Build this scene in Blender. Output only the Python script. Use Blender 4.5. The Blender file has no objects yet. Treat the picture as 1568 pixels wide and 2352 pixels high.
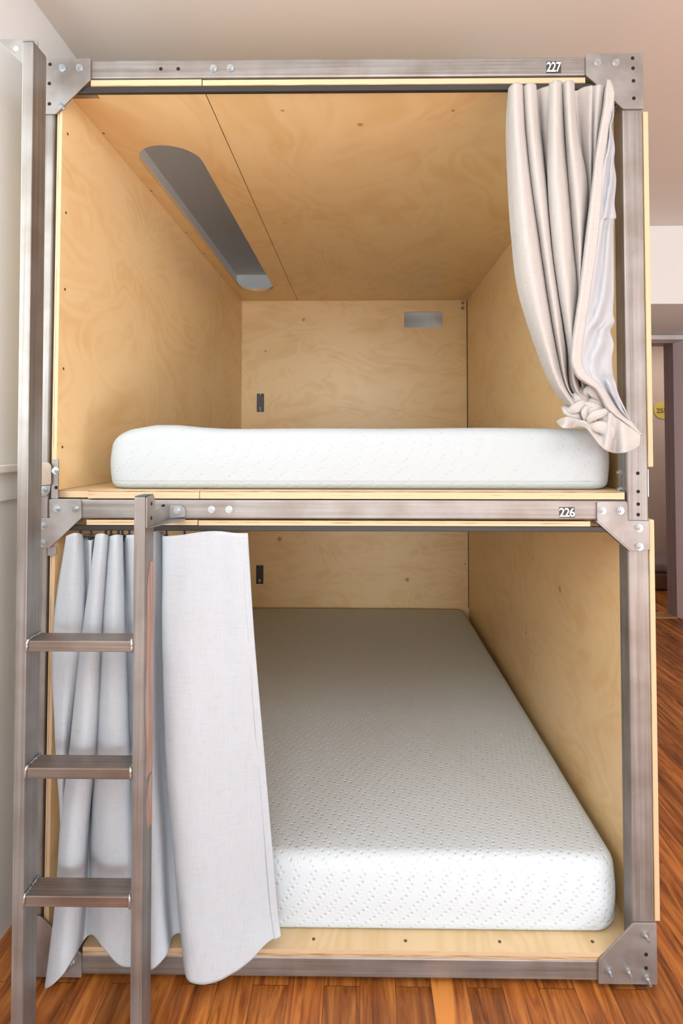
import bpy, bmesh, math, random
from mathutils import Vector, Matrix, noise

# ---------------------------------------------------------------- camera, world, lights, exposure
SC = bpy.context.scene
COL = SC.collection
PI = math.pi

cam_data = bpy.data.cameras.new('camera')
cam = bpy.data.objects.new('camera', cam_data)
COL.objects.link(cam)
yaw, pitch, roll = 0.0120, 0.0301, 0.0010
Rv = Vector((math.cos(yaw), math.sin(yaw), 0))
Fv0 = Vector((-math.sin(yaw), math.cos(yaw), 0))
Fv = Fv0 * math.cos(pitch) + Vector((0, 0, 1)) * math.sin(pitch)
Uv = -Fv0 * math.sin(pitch) + Vector((0, 0, 1)) * math.cos(pitch)
R2 = Rv * math.cos(roll) + Uv * math.sin(roll)
U2 = -Rv * math.sin(roll) + Uv * math.cos(roll)
M = Matrix((R2, U2, -Fv)).transposed().to_4x4()
M.translation = Vector((0, -1.39, 1.30))
cam.matrix_world = M
cam_data.sensor_fit = 'AUTO'
cam_data.sensor_width = 36
cam_data.lens = 1300 / 2352 * 36
cam_data.shift_x = (784 - 811.244) / 2352
cam_data.shift_y = (974.023 - 1176) / 2352
cam_data.clip_start = 0.02
SC.camera = cam

world = bpy.data.worlds.new('world')
SC.world = world
world.use_nodes = True
world.node_tree.nodes['Background'].inputs[0].default_value = (0.80, 0.90, 1.0, 1)
world.node_tree.nodes['Background'].inputs[1].default_value = 2.0

SC.view_settings.view_transform = 'Standard'
SC.view_settings.look = 'None'
SC.view_settings.gamma = 1.0
SC.view_settings.use_curve_mapping = False
SC.view_settings.exposure = -0.25


def area(name, loc, rot, sx, sy, power, color):
    ld = bpy.data.lights.new(name, 'AREA')
    ld.shape = 'RECTANGLE'
    ld.size, ld.size_y = sx, sy
    ld.energy = power
    ld.color = color
    o = bpy.data.objects.new(name, ld)
    COL.objects.link(o)
    o.location = loc
    o.rotation_euler = rot
    return o


# daylight through the wide window of the wall behind the camera and the small window of the left wall
area('daylight_front', (0.75, -8.22, 1.30), (PI / 2, 0, 0), 3.2, 2.2, 220, (0.93, 0.98, 1.0))
area('fill_low_right', (2.9, -2.2, 0.5), (0, math.radians(100), math.radians(-35)), 0.8, 1.5, 44, (0.80, 0.93, 1.0))  # added low fill inside the room, stands for no real source
area('daylight_left', (-1.20, -0.95, 1.80), (0, PI / 2, PI), 1.1, 1.9, 34, (0.96, 0.98, 0.92))
area('fill_above_near', (0.30, -1.60, 2.45), (math.radians(30), 0, 0), 1.5, 0.6, 24, (0.88, 0.97, 1.0))  # added fill above the camera to brighten the berths, no lamp there
area('fill_above_far', (0.20, -2.60, 2.45), (math.radians(40), 0, 0), 1.5, 0.6, 14, (0.88, 0.97, 1.0))  # second added fill, further back, no fixture behind it
bounce_sun_data = bpy.data.lights.new('bounce_sun', 'SUN'); bounce_sun_data.energy = 56; bounce_sun_data.color = (0.97, 1.0, 0.86); bounce_sun_data.angle = .02  # added sun, only to bounce warm light up off the floor
bounce_sun = bpy.data.objects.new('bounce_sun', bounce_sun_data); COL.objects.link(bounce_sun)
bounce_sun.rotation_euler = Vector((-.75, -.25, -.62)).to_track_quat('-Z', 'Y').to_euler()
area('hall_light', (2.9, 3.5, 2.3), (0, 0, 0), 0.5, 0.5, 11, (1.0, 0.86, 0.76))


# ---------------------------------------------------------------- mesh helpers
def new_bm():
    return bmesh.new()


def box(bm, x0, x1, y0, y1, z0, z1, mi=0):
    vs = [bm.verts.new((x, y, z)) for x in (x0, x1) for y in (y0, y1) for z in (z0, z1)]
    fs = []
    for q in ((0, 1, 3, 2), (4, 6, 7, 5), (0, 4, 5, 1), (2, 3, 7, 6), (0, 2, 6, 4), (1, 5, 7, 3)):
        f = bm.faces.new([vs[i] for i in q]); f.material_index = mi; fs.append(f)
    return vs


def prism(bm, pts, a, b, axis='y', mi=0):
    """extrude a 2-D outline between a and b along an axis; pts are the other two coordinates in xyz order"""
    def P(p, t):
        if axis == 'y': return (p[0], t, p[1])
        if axis == 'x': return (t, p[0], p[1])
        return (p[0], p[1], t)
    v0 = [bm.verts.new(P(p, a)) for p in pts]
    v1 = [bm.verts.new(P(p, b)) for p in pts]
    n = len(pts)
    fs = [bm.faces.new(v0), bm.faces.new(v1[::-1])]
    for i in range(n):
        fs.append(bm.faces.new((v0[i], v1[i], v1[(i + 1) % n], v0[(i + 1) % n])))
    for f in fs: f.material_index = mi
    return fs


def rounded(pts, r, n=4):
    """round the corners of an outline; r is one radius or a list"""
    out = []
    N = len(pts)
    for i in range(N):
        ri = r[i] if isinstance(r, (list, tuple)) else r
        p0, p, p1 = Vector(pts[i - 1]), Vector(pts[i]), Vector(pts[(i + 1) % N])
        if ri <= 0:
            out.append(tuple(p)); continue
        d0, d1 = (p0 - p), (p1 - p)
        k0, k1 = min(ri, d0.length * .49), min(ri, d1.length * .49)
        a, b = p + d0.normalized() * k0, p + d1.normalized() * k1
        for j in range(n + 1):
            t = j / n
            q = a * (1 - t) ** 2 + p * 2 * t * (1 - t) + b * t * t
            out.append(tuple(q))
    return out


def holed(bm, outer, hole, a, b, axis='z', mi=0):
    """plate with one hole"""
    def P(p, t):
        if axis == 'y': return (p[0], t, p[1])
        return (p[0], p[1], t)
    rings = []
    for t in (a, b):
        ov = [bm.verts.new(P(p, t)) for p in outer]
        hv = [bm.verts.new(P(p, t)) for p in hole]
        es = [bm.edges.new((ov[i - 1], ov[i])) for i in range(len(ov))] + [bm.edges.new((hv[i - 1], hv[i])) for i in range(len(hv))]
        r = bmesh.ops.triangle_fill(bm, use_beauty=True, use_dissolve=False, edges=es)
        for g in r['geom']:
            if isinstance(g, bmesh.types.BMFace): g.material_index = mi
        rings.append((ov, hv))
    for k in (0, 1):
        v0, v1 = rings[0][k], rings[1][k]
        for i in range(len(v0)):
            f = bm.faces.new((v0[i - 1], v0[i], v1[i], v1[i - 1])); f.material_index = mi


def cyl(bm, c, r, h, axis='y', n=20, mi=0, r2=None):
    """cylinder from c along +axis by h"""
    r2 = r if r2 is None else r2
    def P(a, rr, t):
        u, v = rr * math.cos(a), rr * math.sin(a)
        if axis == 'y': return (c[0] + u, c[1] + t, c[2] + v)
        if axis == 'x': return (c[0] + t, c[1] + u, c[2] + v)
        return (c[0] + u, c[1] + v, c[2] + t)
    a0 = [bm.verts.new(P(2 * PI * i / n, r, 0)) for i in range(n)]
    a1 = [bm.verts.new(P(2 * PI * i / n, r2, h)) for i in range(n)]
    fs = [bm.faces.new(a0), bm.faces.new(a1[::-1])]
    for i in range(n):
        fs.append(bm.faces.new((a0[i], a1[i], a1[(i + 1) % n], a0[(i + 1) % n])))
    for f in fs: f.material_index = mi


def catmull(P, n):
    out = []
    for i in range(len(P) - 1):
        p0, p1, p2, p3 = P[max(i - 1, 0)], P[i], P[i + 1], P[min(i + 2, len(P) - 1)]
        for j in range(n):
            t = j / n
            out.append(0.5 * ((2 * p1) + (p2 - p0) * t + (2 * p0 - 5 * p1 + 4 * p2 - p3) * t * t + (3 * p1 - p0 - 3 * p2 + p3) * t ** 3))
    out.append(P[-1].copy())
    return out


def sheet(bm, grid, nu, nv, wob=0.0, mi=0, seed=0):
    """smooth cloth surface through a grid of control points (tenths of millimetres)"""
    cols = [catmull([Vector(p) / 10000 for p in c], nv) for c in grid]
    rows = []
    for r in range(len(cols[0])):
        rows.append(catmull([c[r] for c in cols], nu))
    vv = []
    for j, r in enumerate(rows):
        line = []
        for i, p in enumerate(r):
            if wob:
                n = noise.noise(Vector((p.x * 14 + seed, p.z * 5, seed)))
                n2 = noise.noise(Vector((p.x * 40 + seed, p.z * 22, seed + 7)))
                p = p + Vector((0, (n + .35 * n2) * wob, 0))
            line.append(bm.verts.new(p))
        vv.append(line)
    for j in range(len(vv) - 1):
        for i in range(len(vv[0]) - 1):
            f = bm.faces.new((vv[j][i], vv[j + 1][i], vv[j + 1][i + 1], vv[j][i + 1]))
            f.material_index = mi; f.smooth = True
    return vv


def tube(bm, pts, rad, n=10, mi=0, flat=1.0, step=4):
    """tapered tube through points"""
    P = catmull([Vector(p) for p in pts], step)
    R = []
    for i in range(len(pts) - 1):
        for j in range(step): R.append(rad[i] + (rad[i + 1] - rad[i]) * j / step)
    R.append(rad[-1])
    prev = None
    for i, p in enumerate(P):
        d = (P[min(i + 1, len(P) - 1)] - P[max(i - 1, 0)]).normalized()
        a = d.cross(Vector((0, 1, 0)))
        if a.length < 1e-3: a = d.cross(Vector((0, 0, 1)))
        a.normalize(); b = a.cross(d).normalized()
        ring = [bm.verts.new(p + (a * math.cos(2 * PI * k / n) + b * flat * math.sin(2 * PI * k / n)) * R[i]) for k in range(n)]
        if prev:
            for k in range(n):
                f = bm.faces.new((prev[k], prev[(k + 1) % n], ring[(k + 1) % n], ring[k])); f.smooth = True; f.material_index = mi
        else:
            f = bm.faces.new(ring[::-1]); f.material_index = mi
        prev = ring
    f = bm.faces.new(prev); f.material_index = mi


def obj(name, bm, mats, parent=None, bevel=0.0, smooth=False, seg=2):
    bmesh.ops.recalc_face_normals(bm, faces=bm.faces[:])
    me = bpy.data.meshes.new(name)
    bm.to_mesh(me); bm.free()
    for m in (mats if isinstance(mats, (list, tuple)) else [mats]): me.materials.append(m)
    if smooth:
        for p in me.polygons: p.use_smooth = True
    o = bpy.data.objects.new(name, me)
    COL.objects.link(o)
    if parent: o.parent = parent
    if bevel:
        b = o.modifiers.new('bevel', 'BEVEL'); b.width = bevel; b.segments = seg; b.limit_method = 'ANGLE'; b.angle_limit = math.radians(40)
        b.harden_normals = False
    return o


def thing(name, label, cat, group=None):
    o = bpy.data.objects.new(name, None)
    COL.objects.link(o)
    return tag(o, label, cat, group)


def tag(o, label, cat, group=None):
    o['label'] = label; o['category'] = cat
    if group: o['group'] = group
    return o


def struct(name, bm, m, parent=None, bevel=0.0):
    o = obj(name, bm, m, parent, bevel)
    if not parent: o['kind'] = 'structure'
    return o


# ---------------------------------------------------------------- materials
def mat(name):
    m = bpy.data.materials.new(name); m.use_nodes = True
    nt = m.node_tree
    return m, nt, nt.nodes['Principled BSDF']


def N(nt, t, **kw):
    n = nt.nodes.new(t)
    for k, v in kw.items(): setattr(n, k, v)
    return n


def plain(name, col, rough=.5, metal=0.0, bump=0.0, bs=200, var=0.0):
    m, nt, b = mat(name)
    b.inputs['Base Color'].default_value = (*col, 1)
    b.inputs['Roughness'].default_value = rough
    b.inputs['Metallic'].default_value = metal
    tc = N(nt, 'ShaderNodeTexCoord')
    if var:
        nz = N(nt, 'ShaderNodeTexNoise'); nz.inputs['Scale'].default_value = 9; nz.inputs['Detail'].default_value = 5
        nt.links.new(tc.outputs['Object'], nz.inputs['Vector'])
        rp = N(nt, 'ShaderNodeValToRGB')
        rp.color_ramp.elements[0].position = .3; rp.color_ramp.elements[1].position = .7
        rp.color_ramp.elements[0].color = (*[c * (1 - var) for c in col], 1); rp.color_ramp.elements[1].color = (*[min(1, c * (1 + var)) for c in col], 1)
        nt.links.new(nz.outputs['Fac'], rp.inputs['Fac']); nt.links.new(rp.outputs[0], b.inputs['Base Color'])
    if bump:
        nz = N(nt, 'ShaderNodeTexNoise'); nz.inputs['Scale'].default_value = bs; nz.inputs['Detail'].default_value = 3
        nt.links.new(tc.outputs['Object'], nz.inputs['Vector'])
        bp = N(nt, 'ShaderNodeBump'); bp.inputs['Strength'].default_value = bump; bp.inputs['Distance'].default_value = .002
        nt.links.new(nz.outputs['Fac'], bp.inputs['Height']); nt.links.new(bp.outputs[0], b.inputs['Normal'])
    return m


def steel(name, scale, col=(0.31, 0.295, 0.285), rough=.42, metal=.6):
    """brushed, slightly stained mill steel; scale stretches the streaks"""
    m, nt, b = mat(name)
    tc = N(nt, 'ShaderNodeTexCoord')
    mp = N(nt, 'ShaderNodeMapping'); mp.inputs['Scale'].default_value = scale
    nt.links.new(tc.outputs['Object'], mp.inputs['Vector'])
    n1 = N(nt, 'ShaderNodeTexNoise'); n1.inputs['Scale'].default_value = 1; n1.inputs['Detail'].default_value = 6; n1.inputs['Roughness'].default_value = .6
    nt.links.new(mp.outputs[0], n1.inputs['Vector'])
    n2 = N(nt, 'ShaderNodeTexNoise'); n2.inputs['Scale'].default_value = 9; n2.inputs['Detail'].default_value = 6
    nt.links.new(tc.outputs['Object'], n2.inputs['Vector'])
    r1 = N(nt, 'ShaderNodeValToRGB')
    r1.color_ramp.elements[0].position = .32; r1.color_ramp.elements[1].position = .68
    r1.color_ramp.elements[0].color = (*[c * .74 for c in col], 1); r1.color_ramp.elements[1].color = (*[min(1, c * 1.2) for c in col], 1)
    nt.links.new(n1.outputs['Fac'], r1.inputs['Fac'])
    r2 = N(nt, 'ShaderNodeValToRGB')
    r2.color_ramp.elements[0].position = .38; r2.color_ramp.elements[0].color = (.72, .66, .60, 1)
    r2.color_ramp.elements[1].position = .6; r2.color_ramp.elements[1].color = (1, 1, 1, 1)
    nt.links.new(n2.outputs['Fac'], r2.inputs['Fac'])
    mx = N(nt, 'ShaderNodeMix', data_type='RGBA', blend_type='MULTIPLY'); mx.inputs['Factor'].default_value = .7
    nt.links.new(r1.outputs[0], mx.inputs[6]); nt.links.new(r2.outputs[0], mx.inputs[7])
    nt.links.new(mx.outputs[2], b.inputs['Base Color'])
    mr = N(nt, 'ShaderNodeMapRange'); mr.inputs[3].default_value = rough - .1; mr.inputs[4].default_value = rough + .16
    nt.links.new(n1.outputs['Fac'], mr.inputs[0]); nt.links.new(mr.outputs[0], b.inputs['Roughness'])
    b.inputs['Metallic'].default_value = metal
    bp = N(nt, 'ShaderNodeBump'); bp.inputs['Strength'].default_value = .12; bp.inputs['Distance'].default_value = .001
    nt.links.new(n1.outputs['Fac'], bp.inputs['Height']); nt.links.new(bp.outputs[0], b.inputs['Normal'])
    return m


def birch(name, stretch, base=(0.92, 0.685, 0.375), dark=(0.83, 0.565, 0.265), knots=(), rough=.38):
    """rotary-cut birch veneer: soft cathedral figure; knots are (x, y, z, radius)"""
    m, nt, b = mat(name)
    tc = N(nt, 'ShaderNodeTexCoord')
    mp = N(nt, 'ShaderNodeMapping'); mp.inputs['Scale'].default_value = stretch
    nt.links.new(tc.outputs['Object'], mp.inputs['Vector'])
    nz = N(nt, 'ShaderNodeTexNoise'); nz.inputs['Scale'].default_value = 1.1; nz.inputs['Detail'].default_value = 2.5; nz.inputs['Distortion'].default_value = 1.2
    nt.links.new(mp.outputs[0], nz.inputs['Vector'])
    mul = N(nt, 'ShaderNodeMath', operation='MULTIPLY'); mul.inputs[1].default_value = 58
    nt.links.new(nz.outputs['Fac'], mul.inputs[0])
    sn = N(nt, 'ShaderNodeMath', operation='SINE'); nt.links.new(mul.outputs[0], sn.inputs[0])
    mr = N(nt, 'ShaderNodeMapRange'); mr.inputs[1].default_value = -1; mr.inputs[2].default_value = 1
    nt.links.new(sn.outputs[0], mr.inputs[0])
    n2 = N(nt, 'ShaderNodeTexNoise'); n2.inputs['Scale'].default_value = 2.3; n2.inputs['Detail'].default_value = 4
    nt.links.new(mp.outputs[0], n2.inputs['Vector'])
    ad = N(nt, 'ShaderNodeMath', operation='MULTIPLY_ADD'); ad.inputs[1].default_value = .20
    nt.links.new(mr.outputs[0], ad.inputs[0]); nt.links.new(n2.outputs['Fac'], ad.inputs[2])
    rp = N(nt, 'ShaderNodeValToRGB')
    rp.color_ramp.elements[0].position = .28; rp.color_ramp.elements[0].color = (*dark, 1)
    rp.color_ramp.elements[1].position = .66; rp.color_ramp.elements[1].color = (*base, 1)
    nt.links.new(ad.outputs[0], rp.inputs['Fac'])
    out = rp.outputs[0]
    for k in knots:
        d = N(nt, 'ShaderNodeVectorMath', operation='DISTANCE'); d.inputs[1].default_value = k[:3]
        nt.links.new(tc.outputs['Object'], d.inputs[0])
        q = N(nt, 'ShaderNodeMapRange'); q.inputs[1].default_value = k[3] * .08; q.inputs[2].default_value = k[3] * .8; q.inputs[3].default_value = .8; q.inputs[4].default_value = 0
        q.interpolation_type = 'SMOOTHERSTEP'
        nt.links.new(d.outputs['Value'], q.inputs[0])
        mx = N(nt, 'ShaderNodeMix', data_type='RGBA'); nt.links.new(q.outputs[0], mx.inputs['Factor'])
        nt.links.new(out, mx.inputs[6]); mx.inputs[7].default_value = (.42, .17, .045, 1)
        out = mx.outputs[2]
    nt.links.new(out, b.inputs['Base Color'])
    b.inputs['Roughness'].default_value = rough
    b.inputs['Specular IOR Level'].default_value = .45
    return m


def plies(name, axis, thick=.0026):
    """edge of plywood: thin layers stacked along an axis"""
    m, nt, b = mat(name)
    tc = N(nt, 'ShaderNodeTexCoord')
    sp = N(nt, 'ShaderNodeSeparateXYZ'); nt.links.new(tc.outputs['Object'], sp.inputs[0])
    mu = N(nt, 'ShaderNodeMath', operation='MULTIPLY'); mu.inputs[1].default_value = 1 / thick
    nz0 = N(nt, 'ShaderNodeTexNoise'); nz0.inputs['Scale'].default_value = 7
    nt.links.new(tc.outputs['Object'], nz0.inputs['Vector'])
    ad = N(nt, 'ShaderNodeMath', operation='MULTIPLY_ADD'); ad.inputs[1].default_value = .6
    nt.links.new(nz0.outputs['Fac'], ad.inputs[0]); nt.links.new(sp.outputs[axis], mu.inputs[0]); nt.links.new(mu.outputs[0], ad.inputs[2])
    fl = N(nt, 'ShaderNodeMath', operation='FLOOR'); nt.links.new(ad.outputs[0], fl.inputs[0])
    wn = N(nt, 'ShaderNodeTexWhiteNoise', noise_dimensions='1D'); nt.links.new(fl.outputs[0], wn.inputs['W'])
    mp = N(nt, 'ShaderNodeMapping'); sc = [14, 14, 14]; sc[axis] = 700; mp.inputs['Scale'].default_value = sc
    nt.links.new(tc.outputs['Object'], mp.inputs['Vector'])
    nz = N(nt, 'ShaderNodeTexNoise'); nz.inputs['Scale'].default_value = 1; nz.inputs['Detail'].default_value = 5
    nt.links.new(mp.outputs[0], nz.inputs['Vector'])
    a2 = N(nt, 'ShaderNodeMath', operation='MULTIPLY_ADD'); a2.inputs[1].default_value = .55
    nt.links.new(wn.outputs['Value'], a2.inputs[0]); nt.links.new(nz.outputs['Fac'], a2.inputs[2])
    rp = N(nt, 'ShaderNodeValToRGB')
    rp.color_ramp.elements[0].position = .45; rp.color_ramp.elements[0].color = (.20, .10, .045, 1)
    rp.color_ramp.elements[1].position = .72; rp.color_ramp.elements[1].color = (.60, .44, .27, 1)
    nt.links.new(a2.outputs[0], rp.inputs['Fac']); nt.links.new(rp.outputs[0], b.inputs['Base Color'])
    b.inputs['Roughness'].default_value = .6
    return m


def cloth(name, col, weave=900, trans=.25, bump=.35, slub=.06):
    m, nt, b = mat(name)
    tc = N(nt, 'ShaderNodeTexCoord')
    mp = N(nt, 'ShaderNodeMapping'); mp.inputs['Scale'].default_value = (weave, 60, 26)
    mp2 = N(nt, 'ShaderNodeMapping'); mp2.inputs['Scale'].default_value = (26, 60, weave)
    ns = []
    for q in (mp, mp2):
        nt.links.new(tc.outputs['Object'], q.inputs['Vector'])
        z = N(nt, 'ShaderNodeTexNoise'); z.inputs['Scale'].default_value = 1; z.inputs['Detail'].default_value = 2
        nt.links.new(q.outputs[0], z.inputs['Vector']); ns.append(z)
    ad = N(nt, 'ShaderNodeMath', operation='ADD'); nt.links.new(ns[0].outputs['Fac'], ad.inputs[0]); nt.links.new(ns[1].outputs['Fac'], ad.inputs[1])
    bp = N(nt, 'ShaderNodeBump'); bp.inputs['Strength'].default_value = bump; bp.inputs['Distance'].default_value = .0006
    nt.links.new(ad.outputs[0], bp.inputs['Height']); nt.links.new(bp.outputs[0], b.inputs['Normal'])
    rp = N(nt, 'ShaderNodeValToRGB')
    rp.color_ramp.elements[0].position = .75; rp.color_ramp.elements[0].color = (*[c * (1 - slub) for c in col], 1)
    rp.color_ramp.elements[1].position = 1.0; rp.color_ramp.elements[1].color = (*[min(1, c * (1 + slub)) for c in col], 1)
    nt.links.new(ad.outputs[0], rp.inputs['Fac']); nt.links.new(rp.outputs[0], b.inputs['Base Color'])
    b.inputs['Roughness'].default_value = .9
    b.inputs['Specular IOR Level'].default_value = .15
    if trans:
        tr = N(nt, 'ShaderNodeBsdfTranslucent'); tr.inputs['Color'].default_value = (*[c * .95 for c in col], 1)
        ms = N(nt, 'ShaderNodeMixShader'); ms.inputs[0].default_value = trans
        nt.links.new(b.outputs[0], ms.inputs[1]); nt.links.new(tr.outputs[0], ms.inputs[2])
        nt.links.new(ms.outputs[0], nt.nodes['Material Output'].inputs['Surface'])
    return m


def knit(name, col, dot):
    """mattress ticking with small staggered dimples"""
    m, nt, b = mat(name)
    tc = N(nt, 'ShaderNodeTexCoord')
    mp = N(nt, 'ShaderNodeMapping'); mp.inputs['Rotation'].default_value = (math.radians(24), math.radians(31), math.radians(22)); mp.inputs['Scale'].default_value = (75, 75, 75)
    nt.links.new(tc.outputs['Object'], mp.inputs['Vector'])
    vo = N(nt, 'ShaderNodeTexVoronoi'); vo.inputs['Scale'].default_value = 1; vo.inputs['Randomness'].default_value = .12
    nt.links.new(mp.outputs[0], vo.inputs['Vector'])
    mr = N(nt, 'ShaderNodeMapRange'); mr.inputs[1].default_value = .05; mr.inputs[2].default_value = .42; mr.interpolation_type = 'SMOOTHSTEP'
    nt.links.new(vo.outputs['Distance'], mr.inputs[0])
    bp = N(nt, 'ShaderNodeBump'); bp.inputs['Strength'].default_value = dot; bp.inputs['Distance'].default_value = .004
    nt.links.new(mr.outputs[0], bp.inputs['Height']); nt.links.new(bp.outputs[0], b.inputs['Normal'])
    rp = N(nt, 'ShaderNodeValToRGB'); rp.color_ramp.elements[0].color = (*[c * .93 for c in col], 1); rp.color_ramp.elements[1].color = (*col, 1)
    rp.color_ramp.elements[1].position = .35
    nt.links.new(mr.outputs[0], rp.inputs['Fac']); nt.links.new(rp.outputs[0], b.inputs['Base Color'])
    b.inputs['Roughness'].default_value = .85
    b.inputs['Specular IOR Level'].default_value = .2
    return m


def floorboards(name):
    m, nt, b = mat(name)
    tc = N(nt, 'ShaderNodeTexCoord')
    rot = N(nt, 'ShaderNodeMapping'); rot.inputs['Rotation'].default_value = (0, 0, math.radians(90))
    nt.links.new(tc.outputs['Object'], rot.inputs['Vector'])
    br = N(nt, 'ShaderNodeTexBrick'); br.offset = .37; br.offset_frequency = 2
    br.inputs['Scale'].default_value = 1; br.inputs['Mortar Size'].default_value = .0007
    br.inputs['Brick Width'].default_value = 1.1; br.inputs['Row Height'].default_value = .085
    br.inputs['Color1'].default_value = (0.0, 0.0, 0.0, 1); br.inputs['Color2'].default_value = (1, 1, 1, 1); br.inputs['Mortar'].default_value = (.3, .3, .3, 1)
    nt.links.new(rot.outputs[0], br.inputs['Vector'])
    mp = N(nt, 'ShaderNodeMapping'); mp.inputs['Scale'].default_value = (26, 2.2, 1)
    nt.links.new(tc.outputs['Object'], mp.inputs['Vector'])
    off = N(nt, 'ShaderNodeVectorMath', operation='ADD')
    sc = N(nt, 'ShaderNodeVectorMath', operation='SCALE'); sc.inputs['Scale'].default_value = 13
    nt.links.new(br.outputs['Color'], sc.inputs[0]); nt.links.new(mp.outputs[0], off.inputs[0]); nt.links.new(sc.outputs[0], off.inputs[1])
    nz = N(nt, 'ShaderNodeTexNoise'); nz.inputs['Scale'].default_value = 1.2; nz.inputs['Detail'].default_value = 7; nz.inputs['Roughness'].default_value = .62; nz.inputs['Distortion'].default_value = 1.4
    nt.links.new(off.outputs[0], nz.inputs['Vector'])
    rp = N(nt, 'ShaderNodeValToRGB')
    e = rp.color_ramp.elements
    e[0].position = .30; e[0].color = (.11, .030, .007, 1)
    e[1].position = .70; e[1].color = (.66, .26, .060, 1)
    k = e.new(.47); k.color = (.34, .105, .022, 1)
    nt.links.new(nz.outputs['Fac'], rp.inputs['Fac'])
    tint = N(nt, 'ShaderNodeMapRange'); tint.inputs[3].default_value = .68; tint.inputs[4].default_value = 1.25
    nt.links.new(br.outputs['Color'], tint.inputs[0])
    mx = N(nt, 'ShaderNodeMix', data_type='RGBA', blend_type='MULTIPLY'); mx.inputs['Factor'].default_value = 1
    nt.links.new(rp.outputs[0], mx.inputs[6]); nt.links.new(tint.outputs[0], mx.inputs[7])
    mo = N(nt, 'ShaderNodeMix', data_type='RGBA'); nt.links.new(br.outputs['Fac'], mo.inputs['Factor'])
    nt.links.new(mx.outputs[2], mo.inputs[6]); mo.inputs[7].default_value = (.10, .035, .012, 1)
    nt.links.new(mo.outputs[2], b.inputs['Base Color'])
    b.inputs['Roughness'].default_value = .34
    bp = N(nt, 'ShaderNodeBump'); bp.inputs['Strength'].default_value = .15; bp.inputs['Distance'].default_value = .001
    nt.links.new(nz.outputs['Fac'], bp.inputs['Height']); nt.links.new(bp.outputs[0], b.inputs['Normal'])
    return m


STEEL_V = steel('steel_upright', (120, 120, 1.6))
STEEL_H = steel('steel_rail', (1.8, 120, 110))
STEEL_P = steel('steel_plate', (7, 7, 7), col=(0.35, 0.34, 0.335), rough=.42, metal=.55)
STEEL_RUNG = steel('steel_rung', (2.5, 160, 160), col=(0.30, 0.25, 0.22), rough=.36, metal=.75)
WELD = plain('weld', (.50, .51, .52), .3, .9, bump=.9, bs=160)
ZINC = plain('zinc', (.50, .54, .57), .30, .9)
BLACK = plain('black_paint', (.022, .02, .019), .45)
HOLE_SHADE = plain('hole_shade', (.006, .005, .005), .9)  # near-black colour stands in for the shade inside holes, slots and gaps
GOLD = plain('primer_paint', (.40, .215, .155), .6)
nt_ = GOLD.node_tree; b_ = nt_.nodes['Principled BSDF']
tc_ = N(nt_, 'ShaderNodeTexCoord'); mp_ = N(nt_, 'ShaderNodeMapping'); mp_.inputs['Scale'].default_value = (1, 130, 7)
nt_.links.new(tc_.outputs['Object'], mp_.inputs['Vector'])
nz_ = N(nt_, 'ShaderNodeTexNoise'); nz_.inputs['Scale'].default_value = 1; nz_.inputs['Detail'].default_value = 6; nt_.links.new(mp_.outputs[0], nz_.inputs['Vector'])
rp_ = N(nt_, 'ShaderNodeValToRGB'); rp_.color_ramp.elements[0].position = .40; rp_.color_ramp.elements[0].color = (.36, .34, .33, 1)
rp_.color_ramp.elements[1].position = .50; rp_.color_ramp.elements[1].color = (.40, .215, .155, 1)
nt_.links.new(nz_.outputs['Fac'], rp_.inputs['Fac']); nt_.links.new(rp_.outputs[0], b_.inputs['Base Color'])
BIRCH_BACK = birch('birch_back_panel', (1.6, 1, 3.6), knots=((-.505, 2.175, .685, .03), (.295, 2.175, .435, .026), (-.36, 2.175, 2.07, .02), (-.60, 2.175, 1.87, .014)))
BIRCH_SIDE = birch('birch_side_panel', (1, 1.7, 3.0), knots=((.676, .55, .80, .02), (.676, .95, .52, .014)))
BIRCH_TOP = birch('birch_ceiling_panel', (2.6, 1.4, 1), knots=((0, .18, 2.192, .018), (-.21, .11, 2.192, .011), (.25, .115, 2.192, .011), (-.31, .9, 2.192, .01)))
BIRCH_FLOOR = birch('birch_floor_panel', (5, 1.2, 1), base=(.74, .56, .33), dark=(.64, .45, .23))
PLY_Z = plies('plywood_edge_level', 2)
PLY_X = plies('plywood_edge_upright', 0)
LINEN_UP = cloth('linen_upper', (.50, .475, .455), trans=.12)
LINEN_LOW = cloth('linen_lower', (.54, .585, .635), trans=.15)
LINING = cloth('lining_satin', (.53, .55, .59), weave=300, trans=.2, bump=.05, slub=.0)
TICK_UP = knit('mattress_knit_upper', (.445, .485, .51), .25)
TICK_LOW = knit('mattress_knit_lower', (.62, .69, .74), .5)
WALLP = plain('wall_paint', (.82, .84, .85), .75, bump=.05, bs=90)
CEILP = plain('ceiling_paint', (.76, .735, .71), .8)
TRIMP = plain('trim_paint', (.80, .79, .77), .45)
HALLP = plain('hall_paint', (.50, .40, .35), .7)
JAMBP = plain('door_frame_paint', (.33, .26, .28), .45)
DOORP = plain('door_paint', (.82, .76, .88), .5)
FLOORM = floorboards('floorboards')

# ---------------------------------------------------------------- the room
XW, YB, ZC = -.935, 2.86, 2.56

bm = new_bm(); box(bm, -1.6, 3.6, -8.5, 4.6, -.06, 0); struct('floor', bm, FLOORM)
bm = new_bm(); box(bm, -1.6, 3.6, -8.5, 4.6, ZC, ZC + .06); struct('ceiling', bm, CEILP)

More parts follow.
